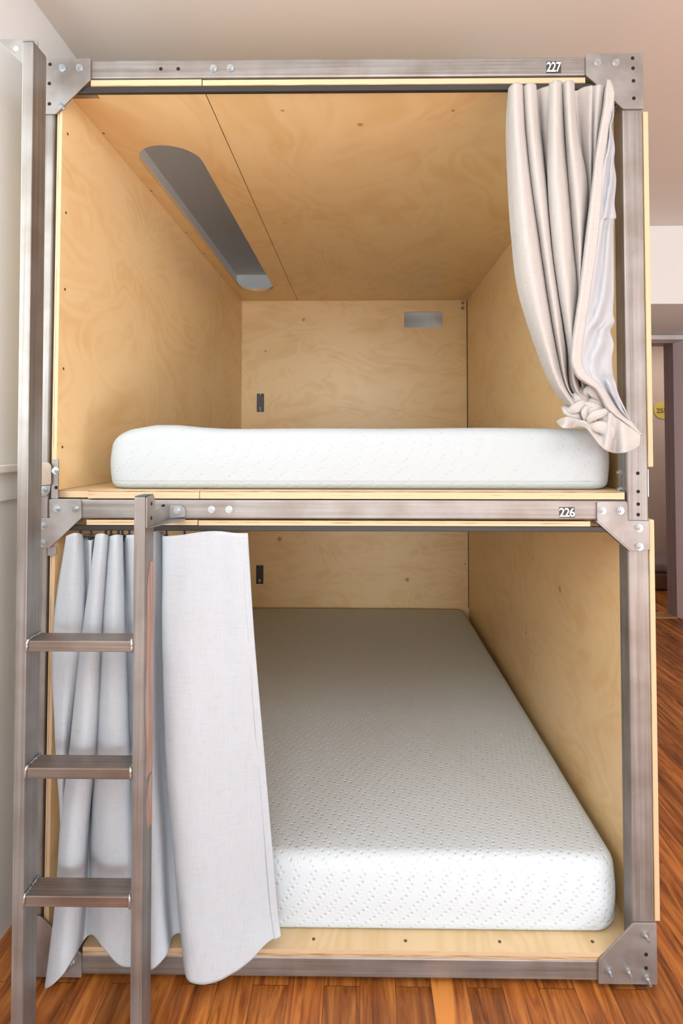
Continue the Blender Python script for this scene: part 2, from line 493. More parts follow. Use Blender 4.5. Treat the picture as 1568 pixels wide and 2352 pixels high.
bm = new_bm()     # left wall round its window opening
box(bm, XW - .14, XW, -8.4, -1.95, 0, ZC); box(bm, XW - .14, XW, .02, YB, 0, ZC)
box(bm, XW - .14, XW, -1.95, .02, 0, 1.20); box(bm, XW - .14, XW, -1.95, .02, 2.35, ZC)
struct('wall_left', bm, WALLP)
bm = new_bm(); box(bm, XW + .0005, XW + .032, -2.05, .145, 1.218, 1.2375); struct('trim_1', bm, TRIMP, bevel=.003)
bm = new_bm(); box(bm, XW + .0005, XW + .012, -2.05, .145, 1.145, 1.2175); struct('trim_2', bm, WALLP)
w = None
bm = new_bm()
for a, b_ in ((-1.95, -1.90), (-.98, -.94), (-.03, .02)): box(bm, XW - .10, XW - .05, a, b_, 1.20, 2.35)
for a, b_ in ((1.20, 1.25), (1.75, 1.79), (2.30, 2.35)): box(bm, XW - .098, XW - .052, -1.95, .02, a, b_)
struct('window_1', bm, TRIMP)

bm = new_bm()     # wall behind the camera with a wide window
box(bm, 2.45, 3.6, -8.4, -8.25, 0, ZC)
box(bm, -1.2, 2.45, -8.4, -8.25, 0, .15); box(bm, -1.2, 2.45, -8.4, -8.25, 2.45, ZC)
struct('wall_front', bm, WALLP)
bm = new_bm()
for x in (-.93, .20, 1.35, 2.40): box(bm, x, x + .05, -8.30, -8.26, .15, 2.45)
for z in (.15, 1.30, 2.40): box(bm, -.93, 2.45, -8.299, -8.261, z, z + .05)
struct('window_2', bm, TRIMP)
bm = new_bm()
box(bm, 3.4, 3.55, -8.4, -4.7, 0, ZC); box(bm, 3.4, 3.55, -1.3, 4.6, 0, ZC); box(bm, 3.4, 3.55, -4.7, -1.3, 0, .2); box(bm, 3.4, 3.55, -4.7, -1.3, 2.35, ZC)
struct('wall_right', bm, WALLP)
bm = new_bm()
for y in (-4.7, -3.02, -1.35): box(bm, 3.46, 3.50, y, y + .05, .2, 2.35)
for z in (.2, 1.25, 2.30): box(bm, 3.461, 3.499, -4.7, -1.3, z, z + .05)
struct('window_added', bm, TRIMP)  # unseen window, added to let side light and sun in

bm = new_bm()     # back wall with the doorway
box(bm, -1.2, 1.46, YB, YB + .12, 0, ZC); box(bm, 1.46, 2.40, YB, YB + .12, 2.085, ZC); box(bm, 2.40, 3.6, YB, YB + .12, 0, ZC)
struct('wall_back', bm, WALLP)
bm = new_bm(); box(bm, .74, 3.4, 1.90, YB - .001, 2.10, ZC - .001); struct('wall_soffit', bm, WALLP)
# door frame: jambs and header with moulded strips
bm = new_bm()
for x0, y0, y1 in ((2.333, YB, YB + .020), (2.340, YB + .020, YB + .026), (2.333, YB + .026, YB + .060), (2.342, YB + .060, YB + .068), (2.335, YB + .068, YB + .12)):
    box(bm, x0, 2.40, y0, y1, 0, 2.035)
box(bm, 1.46, 1.52, YB - .012, YB + .14, 0, 2.035)
box(bm, 1.44, 2.44, YB - .012, YB + .14, 2.035, 2.0849)
struct('trim_3', bm, JAMBP, bevel=.001)
bm = new_bm(); box(bm, 1.44, 2.44, YB - .025, YB - .0125, 2.060, 2.092); struct('trim_4', bm, TRIMP, bevel=.002)
bm = new_bm(); box(bm, 1.521, 2.332, YB - .03, YB + .11, .0005, .010); struct('trim_5', bm, plain('threshold_wood', (.50, .27, .11), .4), bevel=.003)

# open door leaf
dl = bpy.data.objects.new('door_1', None); COL.objects.link(dl); dl['kind'] = 'structure'
bm = new_bm()
box(bm, 0, .82, -.018, .018, .012, 2.03)
leaf = obj('door_leaf', bm, DOORP, dl, bevel=.002)
bm = new_bm()
for z in (.25, 1.75): box(bm, -.012, .0, -.012, .012, z, z + .09)
obj('hinge', bm, STEEL_P, dl)
bm = new_bm()
for s in (-1, 1):
    cyl(bm, (.75, s * .018, 1.0), .026, s * .01, 'y'); cyl(bm, (.75, s * .028, 1.0), .008, s * .03, 'y'); box(bm, .65, .76, s * .052 - .006, s * .052 + .006, .992, 1.008)
obj('door_handle', bm, ZINC, dl)
dl.location = (2.345, 2.838, 0); dl.rotation_euler = (0, 0, math.atan2(-.79, .055))

# hall beyond the doorway
bm = new_bm(); box(bm, 1.0, 3.6, 4.18, 4.30, 0, ZC - .001); box(bm, .98, 1.05, YB + .121, 4.18, 0, ZC - .001); struct('wall_hall', bm, HALLP)
dh = bpy.data.objects.new('door_2', None); COL.objects.link(dh); dh['kind'] = 'structure'
bm = new_bm(); box(bm, 2.42, 3.30, 4.160, 4.1795, 0.004, 1.95); obj('door_leaf', bm, plain('hall_door_paint', (.47, .375, .33), .55), dh, bevel=.002)

# ---------------------------------------------------------------- writing helper
def text_mesh(txt, size, sx, bold, shear=0.0):
    cu = bpy.data.curves.new('text', 'FONT')
    cu.body = txt; cu.size = size; cu.offset = bold; cu.extrude = .0003; cu.align_x = 'CENTER'; cu.align_y = 'CENTER'; cu.shear = shear
    cu.space_character = .92
    o = bpy.data.objects.new('text', cu); COL.objects.link(o)
    bpy.context.view_layer.update()
    me = bpy.data.meshes.new_from_object(o.evaluated_get(bpy.context.evaluated_depsgraph_get()))
    bpy.data.objects.remove(o); bpy.data.curves.remove(cu)
    xs = [v.co.x for v in me.vertices]; ys = [v.co.y for v in me.vertices]
    cx, cy = (min(xs) + max(xs)) / 2, (min(ys) + max(ys)) / 2
    for v in me.vertices: v.co = Vector(((v.co.x - cx) * sx, -v.co.z, v.co.y - cy))
    return me, (max(xs) - min(xs)) * sx, max(ys) - min(ys)


def write(txt, loc, w, h, m, parent, name='numerals', shear=0.0, bold=.0):
    me, ww, hh = text_mesh(txt, .05, 1, bold, shear)
    for v in me.vertices:
        v.co.x *= w / ww; v.co.z *= h / hh
        v.co += Vector(loc)
    me.materials.clear(); me.materials.append(m)
    me.name = name
    o = bpy.data.objects.new(name, me); COL.objects.link(o); o.parent = parent
    return o


WHITE_INK = plain('white_ink', (.88, .90, .88), .4)
BLACK_INK = plain('black_ink', (.02, .02, .02), .5)

sg = thing('door_number_sign', 'round yellow door number sign reading 255 seen through the doorway', 'sign')
bm = new_bm(); cyl(bm, (2.945, 4.1595, 1.603), .084, -.006, 'y', 40); obj('sign_disc', bm, plain('yellow_enamel', (.60, .46, .09), .5), sg)
write('255', (2.934, 4.1515, 1.600), .098, .046, plain('sign_ink', (.14, .09, .05), .6), sg, 'numerals', bold=.001)

# low rounded dark seat in the hall
pf = thing('pouf', 'dark low rounded pouf on the floor beyond the doorway', 'pouf')
bm = new_bm(); cyl(bm, (2.64, 3.85, .003), .25, .155, 'z', 36, 0, .26); obj('base', bm, plain('pouf_base_fabric', (.16, .085, .065), .8), pf, bevel=.03, seg=4)
bm = new_bm(); cyl(bm, (2.64, 3.85, .159), .262, .085, 'z', 36, 0, .245); obj('cushion', bm, plain('pouf_top_fabric', (.20, .15, .16), .75), pf, bevel=.03, seg=4)

# ---------------------------------------------------------------- the steel and plywood bunk
BED = thing('bunk_bed', 'tall two-level bunk pod of raw steel tube and birch plywood, numbered 227 and 226', 'bunk bed')
XL, XR, YP = -.7505, .6760, 2.175
ZT, ZM, ZB, HR = 2.2592, 1.156, .0661, .0472
W = .0508
PL, PR = -.8195, .6500        # left faces of the two front posts


def holes(parent, pts, y, r=.0043):
    for x, z in pts:
        bm = new_bm(); cyl(bm, (x, y - .0004, z), r, .003, 'y', 16); obj('bolt_hole', bm, HOLE_SHADE, parent)


# posts
bm = new_bm(); box(bm, PL, PL + W, 0, W, .016, ZT); obj('post', bm, STEEL_V, BED, bevel=.004)
bm = new_bm(); box(bm, PR, PR + W, 0, W, .016, ZT)
post_r = obj('post', bm, STEEL_V, BED, bevel=.004)
holes(post_r, [(.6760, 1.2224), (.6763, 1.178), (.6760, 1.1474), (.6757, 1.1221)], 0)
for x in (PL, PR):
    bm = new_bm(); box(bm, x, x + W, 2.19, 2.19 + W, .016, ZT); obj('post', bm, STEEL_V, BED, bevel=.004)
# feet
for x in (PL, PR):
    for y in (.005, 2.195):
        bm = new_bm(); cyl(bm, (x + W / 2, y + .02, 0), .018, .017, 'z'); obj('foot', bm, BLACK, BED)


def rail(z):
    bm = new_bm(); box(bm, PL + W + .0006, PR - .0006, 0.0005, W - .001, z - HR, z)
    return obj('rail', bm, STEEL_H, BED, bevel=.004)


r_top, r_mid, r_bot = rail(ZT), rail(ZM), rail(ZB)
for z in (ZT, ZM, ZB):        # rails at the back and along the sides
    bm = new_bm(); box(bm, PL + W + .0006, PR - .0006, 2.19, 2.19 + W - .001, z - HR, z); obj('rail', bm, STEEL_H, BED, bevel=.004)
    for x in (PL, PR):
        bm = new_bm(); box(bm, x + .0005, x + W - .0005, W + .0006, 2.1894, z - HR, z); obj('side_rail', bm, STEEL_P, BED, bevel=.004)


def bolt_mesh(length=.016):
    """hex bolt with washer pointing to -y from the origin"""
    bm = new_bm()
    cyl(bm, (0, 0, 0), .0092, -.0016, 'y', 24)
    cyl(bm, (0, -.0016, 0), .0068, -.0055, 'y', 6)
    cyl(bm, (0, -.0071, 0), .0036, -(length - .0071), 'y', 14)
    bmesh.ops.recalc_face_normals(bm, faces=bm.faces[:])
    me = bpy.data.meshes.new('bolt'); bm.to_mesh(me); bm.free()
    me.materials.append(ZINC)
    return me


BOLT = bolt_mesh(.0105)
BOLT_LONG = bolt_mesh(.020)


def bolts(parent, pts, y, me=BOLT, rot=(0, 0, 0)):
    for p in pts:
        o = bpy.data.objects.new('bolt', me); COL.objects.link(o); o.parent = parent
        o.location = (p[0], y, p[1]) if len(p) == 2 else p
        o.rotation_euler = (rot[0], random.random() * .01 + rot[1], rot[2])


random.seed(3)


def plate(name, pts, r, holes_=(), bl=(), parent=BED, m=STEEL_P, hr=.0045, longb=False, y0=-.0055, y1=-.0004):
    bm = new_bm(); prism(bm, rounded(pts, r), y0, y1, 'y', 0)
    o = obj(name, bm, m, parent, bevel=.0008, seg=1)
    holes(o, holes_, y0, hr)
    bolts(o, bl, y0, BOLT_LONG if longb else BOLT)
    return o


plate('corner_plate', [(-.8215, 2.260), (-.6771, 2.260), (-.6765, 2.2066), (-.7628, 2.1190), (-.8215, 2.1190)], [.004, .004, .003, .003, .004],
      [(-.7790, 2.2450), (-.7800, 2.196), (-.7790, 2.1440)], [(-.7470, 2.2345), (-.7035, 2.2345)])
plate('corner_plate', [(.5595, 2.2625), (.7005, 2.2640), (.7012, 2.1226), (.6500, 2.1226), (.5595, 2.2100)], [.003] * 5,
      [(.6749, 2.2503), (.6756, 2.2249), (.6763, 2.193), (.6767, 2.1491)], [(.5877, 2.2388), (.6329, 2.2385)])
plate('corner_plate', [(-.7600, 1.1578), (-.6845, 1.1562), (-.6823, 1.1108), (-.7600, 1.0374), (-.8205, 1.0374), (-.8205, 1.1105), (-.7600, 1.1105)],
      [.006, .006, .004, .003, .004, .004, 0], (), [(-.7429, 1.134), (-.6977, 1.1341), (-.7770, 1.0920), (-.7775, 1.0500)])
mr_ = plate('corner_plate', [(.5748, 1.1545), (.6478, 1.1545), (.6487, 1.1085), (.6995, 1.1078), (.6995, 1.0369), (.6561, 1.0355), (.5742, 1.1078)],
            [.005, .005, 0, .003, .006, .004, .004], (), [(.5870, 1.132), (.6302, 1.1321), (.6747, 1.0905), (.6751, 1.0452)])
bm = new_bm()       # folded lip along the slanted edge
L0, L1 = Vector((.5742, 1.1078)), Vector((.6561, 1.0355)); nrm = Vector((-.66, -.75))
prism(bm, [tuple(L0), tuple(L1), tuple(L1 + nrm * .003), tuple(L0 + nrm * .003)], -.0055, .020, 'y'); obj('lip', bm, STEEL_P, mr_)
plate('corner_plate', [(.6492, .1578), (.7030, .1578), (.7030, .0170), (.5643, .0170), (.5650, .0711)], [.003, .003, .002, .002, .004],
      [(.6769, .0865), (.6765, .0554)], [(.6745, .1322), (.5885, .0480), (.6335, .0480), (.6771, .0330)], longb=True)
plate('corner_plate', [(-.7680, .1578), (-.8215, .1578), (-.8215, .0170), (-.6655, .0170), (-.6668, .0711)], [.003] * 5,
      (), [(-.7930, .1322), (-.7300, .0480), (-.6890, .0520), (-.7970, .0330)], longb=True)

bolts(r_top, [(-.3689, 2.2345), (-.3262, 2.2353)], 0)
holes(r_top, [(-.5018, 2.2355), (-.4579, 2.2352)], 0)
bolts(r_mid, [(-.3639, 1.1322), (-.3211, 1.1323)], 0)
holes(r_mid, [(-.4830, 1.1400)], 0)

# number stickers
for rl, txt, x0, x1, z0, z1, sh in ((r_top, '227', .4628, .5008, 2.2180, 2.2470, 0.05), (r_mid, '226', .4839, .5226, 1.1143, 1.1396, .0)):
    bm = new_bm(); box(bm, x0 + .001, x1 - .001, -.0006, .0002, z0, z1); s_ = obj('number_sticker', bm, plain('sticker_black', (.030, .028, .027), .5), rl)
    s_['label'] = 'black sticker with white number ' + txt
    n_ = write(txt, ((x0 + x1) / 2, -.0009, (z0 + z1) / 2 + .0002), (x1 - x0) * .96, (z1 - z0) * .86, WHITE_INK, rl, 'number_print', shear=sh, bold=.0007)
    n_['label'] = 'white bold number ' + txt


# side bolts seen on the inner faces of the posts
def side_bolts(pts, x, face):
    for y, z in pts:
        o = bpy.data.objects.new('bolt', BOLT); COL.objects.link(o); o.parent = BED
        o.location = (x, y, z); o.rotation_euler = (0, 0, face)


side_bolts([(.0300, 1.2226), (.0310, 1.1805)], .6495, -PI / 2)
side_bolts([(.0300, 2.1480)], .6495, -PI / 2)

# small angle plates beside the left post at the level of the upper floor
bm = new_bm(); prism(bm, rounded([(-.8190, 1.2480), (-.7655, 1.2480), (-.7575, 1.2400), (-.7575, 1.1925), (-.8190, 1.1870)], [.003, .004, .006, .003, .002]), -.0080, -.0035, 'y')
o = obj('angle_plate', bm, steel('steel_tan', (7, 7, 7), col=(.46, .385, .32)), BED, bevel=.0006, seg=1)
bm = new_bm(); prism(bm, rounded([(-.8190, 1.1868), (-.7605, 1.1915), (-.7625, 1.1735), (-.7700, 1.1640), (-.8190, 1.1640)], [.001, .001, .006, .006, .002]), -.0050, -.0004, 'y')
o = obj('angle_plate', bm, STEEL_P, BED, bevel=.0006, seg=1); bolts(o, [(-.7765, 1.1800)], -.005)
bm = new_bm(); prism(bm, [(-.7600, 1.2543), (-.7435, 1.2543), (-.7435, 1.1585), (-.7600, 1.1585)], -.0012, .0016, 'y')
o = obj('angle_plate', bm, STEEL_P, BED); bolts(o, [(-.7500, 1.2265)], -.0012)
holes(o, [(-.7480, 1.1850)], -.0012)
bolts(o, [(-.7500, 2.1400)], .0010)
bm = new_bm(); prism(bm, [(-.7670, 1.0400), (-.7450, 1.0400), (-.7450, 1.0230), (-.7520, 1.0180), (-.7670, 1.0180)], -.0012, .0016, 'y')
obj('angle_plate', bm, STEEL_P, BED)


def panel(name, fs, mats, label=None, bevel=.0):
    bm = new_bm(); fs(bm)
    bm.normal_update()
    o = obj(name, bm, mats, BED)
    return o


def mark_edges(o, test):
    for p in o.data.polygons:
        if test(p.normal): p.material_index = 1


def is_z(n): return abs(n.z) < .5
def is_x(n): return abs(n.x) < .5
def is_y(n): return abs(n.y) < .5


# side panels (inside faces at XL and XR), one per berth
side = []
bm = new_bm(); prism(bm, rounded([(.003, 1.1775), (YP, 1.1775), (YP, 2.1915), (.003, 2.1915)], [0, 0, 0, 0]), XL - .012, XL, 'x'); side.append(bm)
bm = new_bm(); prism(bm, rounded([(.003, .0845), (YP, .0845), (YP, 1.0930), (.003, 1.0930)], [0, 0, 0, 0]), XL - .012, XL, 'x'); side.append(bm)
bm = new_bm(); prism(bm, [(W + .0015, 1.1775), (YP, 1.1775), (YP, 2.1915), (W + .0015, 2.1915)], XR, XR + .012, 'x'); side.append(bm)
bm = new_bm(); prism(bm, [(W + .0015, .0845), (YP, .0845), (YP, 1.0930), (W + .0015, 1.0930)], XR, XR + .012, 'x'); side.append(bm)
SIDES = []
for b_ in side:
    o = obj('side_panel', b_, [BIRCH_SIDE, PLY_X], BED); mark_edges(o, is_x); SIDES.append(o)
# outer cladding of the right-hand side, its front edges seen beside the post
for z0, z1 in ((1.2373, 2.1200), (.1579, 1.1100)):
    bm = new_bm(); prism(bm, rounded([(.0, z0), (2.24, z0), (2.24, z1), (.0, z1)], [.004, .01, .01, .004]), .7022, .7142, 'x')
    o = obj('cladding_panel', bm, [BIRCH_SIDE, PLY_X], BED, bevel=.0012, seg=2); mark_edges(o, is_x)
    o['label'] = 'plywood panel on the outside of the right post'
bm = new_bm(); box(bm, .7022, .7042, .004, .03, 1.165, 1.232); obj('shim', bm, plain('white_plastic', (.8, .8, .8), .5), BED)

# back panels, the upper with a vent slot
bm = new_bm()
holed(bm, [(XL - .01, 1.1775), (XR + .01, 1.1775), (XR + .01, 2.1915), (XL - .01, 2.1915)], rounded([(.278, 2.019), (.517, 2.019), (.517, 2.119), (.278, 2.119)], .006), YP + .0005, YP + .0125, 'y')
o = obj('back_panel', bm, [BIRCH_BACK, PLY_Z], BED); BACK_UP = o
bm = new_bm(); box(bm, XL - .01, XR + .01, YP + .0005, YP + .0125, .0845, 1.0930); BACK_LOW = obj('back_panel', bm, [BIRCH_BACK, PLY_Z], BED)

# ceiling panels: two sheets per berth, the left one of the top berth with the long slot
def slot_outline(x0, x1, y0, y1, n=14):
    r = (x1 - x0) / 2; cx = (x0 + x1) / 2; out = []
    for i in range(n + 1): a = PI + PI * i / n; out.append((cx + r * math.cos(a), y0 + r + r * math.sin(a)))
    for i in range(n + 1): a = PI * i / n; out.append((cx + r * math.cos(a), y1 - r + r * math.sin(a)))
    return out


XG = -.3975
left_top = [(-.6780, .0), (XG - .0012, .0), (XG - .0012, YP + .012), (XL - .010, YP + .012), (XL - .010, W), (-.6780, W)]
right_top = [(XG + .0012, .001), (.5600, .001), (.5600, W), (XR + .010, W), (XR + .010, YP + .012), (XG + .0012, YP + .012)]
bm = new_bm(); holed(bm, left_top, slot_outline(-.700, -.503, .285, 1.950), 2.192, 2.2075, 'z'); o = obj('ceiling_panel', bm, [BIRCH_TOP, PLY_Z], BED); mark_edges(o, is_z); CEIL_L = o
bm = new_bm(); prism(bm, right_top, 2.192, 2.2065, 'z'); o = obj('ceiling_panel', bm, [BIRCH_TOP, PLY_Z], BED); mark_edges(o, is_z); CEIL_R = o
bm = new_bm(); prism(bm, [(-.6720, .0) if p[0] == -.6780 and p[1] == 0 else p for p in left_top], 1.0935, 1.1055, 'z'); o = obj('ceiling_panel', bm, [BIRCH_TOP, PLY_Z], BED); mark_edges(o, is_z)
bm = new_bm(); prism(bm, right_top, 1.0930, 1.1045, 'z'); o = obj('ceiling_panel', bm, [BIRCH_TOP, PLY_Z], BED); mark_edges(o, is_z)
# floor panels
bm = new_bm(); prism(bm, [(-.6690, -.0005), (XG + .0030, -.0005), (XG + .003, YP + .012), (XL - .010, YP + .012), (XL - .010, .020), (-.6690, .020)], 1.1585, 1.1768, 'z')
o = obj('floor_panel', bm, [BIRCH_FLOOR, PLY_Z], BED); mark_edges(o, is_z)
bm = new_bm(); prism(bm, [(XG + .0045, .0), (.6434, .0), (.6434, W + .002), (XR + .010, W + .002), (XR + .010, YP + .012), (XG + .0045, YP + .012)], 1.1585, 1.1768, 'z')
o = obj('floor_panel', bm, [BIRCH_FLOOR, PLY_Z], BED); mark_edges(o, is_z)
bm = new_bm(); prism(bm, [(-.6660, .0), (.6434, .0), (.6434, W + .002), (XR + .010, W + .002), (XR + .010, YP + .012), (XL - .010, YP + .012), (XL - .010, W + .002), (-.6660, W + .002)], .0665, .0840, 'z')
o = obj('floor_panel', bm, [BIRCH_FLOOR, PLY_Z], BED); mark_edges(o, is_z); FLOOR_LOW = o

# screws
def screw_heads(parent, pts, axis, s=1, r=.0035):
    for p in pts:
        bm = new_bm(); cyl(bm, p, r, .0008 * s, axis, 12); obj('screw', bm, plain_screw, parent)


plain_screw = plain('screw_steel', (.16, .11, .07), .5, .5)
screw_heads(SIDES[0], [(XL, .030, 2.0868), (XL, .028, 1.8814), (XL, .029, 1.6849), (XL, .028, 1.4824), (XL, .029, 1.2842)], 'x')
screw_heads(CEIL_L, [(XL + .006, .2169, 2.1922), (XL + .006, .5939, 2.1922), (XL + .006, .9985, 2.1922), (XL + .006, 1.2684, 2.1922), (XL + .006, 1.62, 2.1922), (XL + .006, 2.0298, 2.1922), (-.57, 2.150, 2.1922)], 'z', -1)
screw_heads(FLOOR_LOW, [(-.1128, .0285, .0838), (.1112, .0266, .0838), (.3396, .0272, .0838), (.5651, .0302, .0838)], 'z', 1, .0042)
screw_heads(BACK_LOW, [(.655, YP, .535), (.655, YP, .99)], 'y', -1)
bm = new_bm(); box(bm, XR - .0035, XR, YP - .004, YP, 1.34, 2.191); obj('corner_gap_shade', bm, HOLE_SHADE, BED)  # solid black strips painting the shade where back and side panels meet
bm = new_bm(); box(bm, XR - .0025, XR, YP - .003, YP, .265, 1.092); obj('corner_gap_shade', bm, HOLE_SHADE, BED)
for x, z in ((.648, 2.174), (.647, 2.141)):
    bm = new_bm(); cyl(bm, (x, YP, z), .010, -.008, 'y', 12); obj('corner_bolt', bm, plain('dull_zinc', (.35, .30, .24), .4, .8), BED)

# curtain tracks
for z0, z1, x1 in ((2.1765, 2.1915, .6480), (1.0795, 1.0925, .6480)):
    bm = new_bm()
    box(bm, -.735, x1, .0005, .0125, z0, z1)
    o = obj('curtain_track', bm, [BLACK], BED, bevel=.0012, seg=1)
    o['label'] = 'black metal curtain track'

# ---------------------------------------------------------------- power outlets
PLATE_BLK = plain('outlet_black', (.055, .045, .042), .4)
SOCK = plain('outlet_socket', (.09, .078, .075), .35)


def outlet(cx, cz, label):
    t = thing('power_outlet', label, 'outlet', 'outlets on the plywood back walls')
    y = YP
    bm = new_bm(); box(bm, cx - .0225, cx + .0225, y - .004, y, cz - .058, cz + .058); obj('cover_plate', bm, PLATE_BLK, t, bevel=.0015)
    for dz in (.022, -.010):
        bm = new_bm(); prism(bm, rounded([(cx - .014, cz + dz - .013), (cx + .014, cz + dz - .013), (cx + .014, cz + dz + .013), (cx - .014, cz + dz + .013)], .008), y - .0058, y - .004, 'y')
        s = obj('socket', bm, SOCK, t)
        b2 = new_bm()
        box(b2, cx - .0075, cx - .0050, y - .0062, y - .0057, cz + dz - .001, cz + dz + .008); box(b2, cx + .0050, cx + .0075, y - .0062, y - .0057, cz + dz - .001, cz + dz + .008)
        cyl(b2, (cx, y - .0057, cz + dz - .007), .003, -.0005, 'y', 10)
        obj('slots', b2, HOLE_SHADE, s)
    for dz in (-.0315, -.0405):
        bm = new_bm(); box(bm, cx - .0065, cx + .0065, y - .0060, y - .004, cz + dz - .0025, cz + dz + .0025); o = obj('charging_port', bm, WHITE_INK if cz < 1 else plain('port_grey', (.40, .42, .38), .4), t)
    bm = new_bm(); cyl(bm, (cx, y - .004, cz + .0525), .0028, -.001, 'y', 10); obj('screw', bm, ZINC, t)
    bm = new_bm(); cyl(bm, (cx, y - .004, cz - .0525), .0028, -.001, 'y', 10); obj('screw', bm, ZINC, t)


outlet(-.6300, 1.5418, 'small dark outlet plate on the back wall of the upper berth')
outlet(-.6277, .4640, 'small dark outlet plate with two white ports on the back wall of the lower berth')

# ---------------------------------------------------------------- mattresses
def mattress(name, label, x0, x1, y0, y1, z0, z1, m, r, hfun, pm):
    t = thing(name, label, 'mattress')
    bm = new_bm()
    nx, ny = 64, 84
    # rounded box: cross-section profile swept over a superellipse footprint
    prof = []
    K = 7
    rb, rt = .022, r
    H = z1 - z0
    for i in range(K + 1): a = PI / 2 * i / K; prof.append((-rb + rb * math.sin(a), rb - rb * math.cos(a)))
    for i in range(1, 6): prof.append((.004 * math.sin(PI * i / 6), rb + (H - rb - rt) * i / 6))
    for i in range(K + 1): a = PI / 2 * i / K; prof.append((-rt + rt * math.cos(a), H - rt + rt * math.sin(a)))
    cr = .065
    foot = []
    cs = [(x1 - cr, y0 + cr, -PI / 2), (x1 - cr, y1 - cr, 0), (x0 + cr, y1 - cr, PI / 2), (x0 + cr, y0 + cr, PI)]
    for k in range(4):
        cx, cy, a0 = cs[k]
        for i in range(9):
            a = a0 + PI / 2 * i / 8; foot.append((cx, cy, math.cos(a), math.sin(a)))
        nx_, ny_ = cs[(k + 1) % 4][0], cs[(k + 1) % 4][1]
        n = 20 if k in (1, 3) else 30
        for i in range(1, n):
            tt = i / n; foot.append((cx + (nx_ - cx) * tt, cy + (ny_ - cy) * tt, math.cos(a0 + PI / 2), math.sin(a0 + PI / 2)))
    rings = []
    for (off, h) in prof:
        ring = []
        for (cx, cy, ax, ay) in foot:
            x, y = cx + ax * (cr + off), cy + ay * (cr + off)
            wgt = max(0, (h - rb) / (H - rb))
            z = z0 + h + hfun(x, y) * wgt
            ring.append(bm.verts.new((x, y, z)))
        rings.append(ring)
    n = len(foot)
    for a, b in zip(rings, rings[1:]):
        for i in range(n):
            f = bm.faces.new((a[i], a[(i + 1) % n], b[(i + 1) % n], b[i])); f.smooth = True
    # top: shrink the last ring towards the middle line
    prev = rings[-1]
    mx, my = (x0 + x1) / 2, (y0 + y1) / 2
    base = [v.co.copy() for v in prev]
    for s in (.94, .85, .70, .5, .3, .12):
        ring = []
        for c in base:
            x, y = mx + (c.x - mx) * s, my + (c.y - my) * s
            ring.append(bm.verts.new((x, y, z1 + hfun(x, y))))
        for i in range(n):
            f = bm.faces.new((prev[i], prev[(i + 1) % n], ring[(i + 1) % n], ring[i])); f.smooth = True
        prev = ring
    bm.faces.new(prev)
    bm.faces.new(rings[0][::-1])
    obj('cover', bm, m, t)
    # stitched seam round the bottom edge
    bm = new_bm()
    pts = []
    for (cx, cy, ax, ay) in foot: pts.append(Vector((cx + ax * (cr + .0005), cy + ay * (cr + .0005), z0 + rb)))
    pts.append(pts[0])
    tube(bm, pts, [.0009] * len(pts), 6, step=1)
    obj('seam', bm, pm, t)
    return t


def up_h(x, y):
    v = noise.noise(Vector((x * 3, y * 2, 1.5))) * .003
    v += .010 * math.exp(-((x + .50) / .085) ** 2) * math.exp(-max(0, y - .15) * 3)
    v -= .020 * max(0, min(1, (-.555 - x) / .09)) ** 1.5 * math.exp(-max(0, y - .3) * 2)
    return v


def low_h(x, y):
    return noise.noise(Vector((x * 2.2, y * 2, 5.5))) * .004 + .004


mattress('upper_mattress', 'plain white knitted mattress on the upper bunk floor', -.654, .646, .047, 2.10, 1.1775, 1.333, TICK_UP, .034, up_h, plain('seam_thread_upper', (.44, .48, .50), .9))
mattress('lower_mattress', 'pale grey dimpled mattress on the lower bunk floor', -.700, .648, .047, 2.165, .0845, .262, TICK_LOW, .040, low_h, plain('seam_thread_lower', (.58, .64, .68), .9))

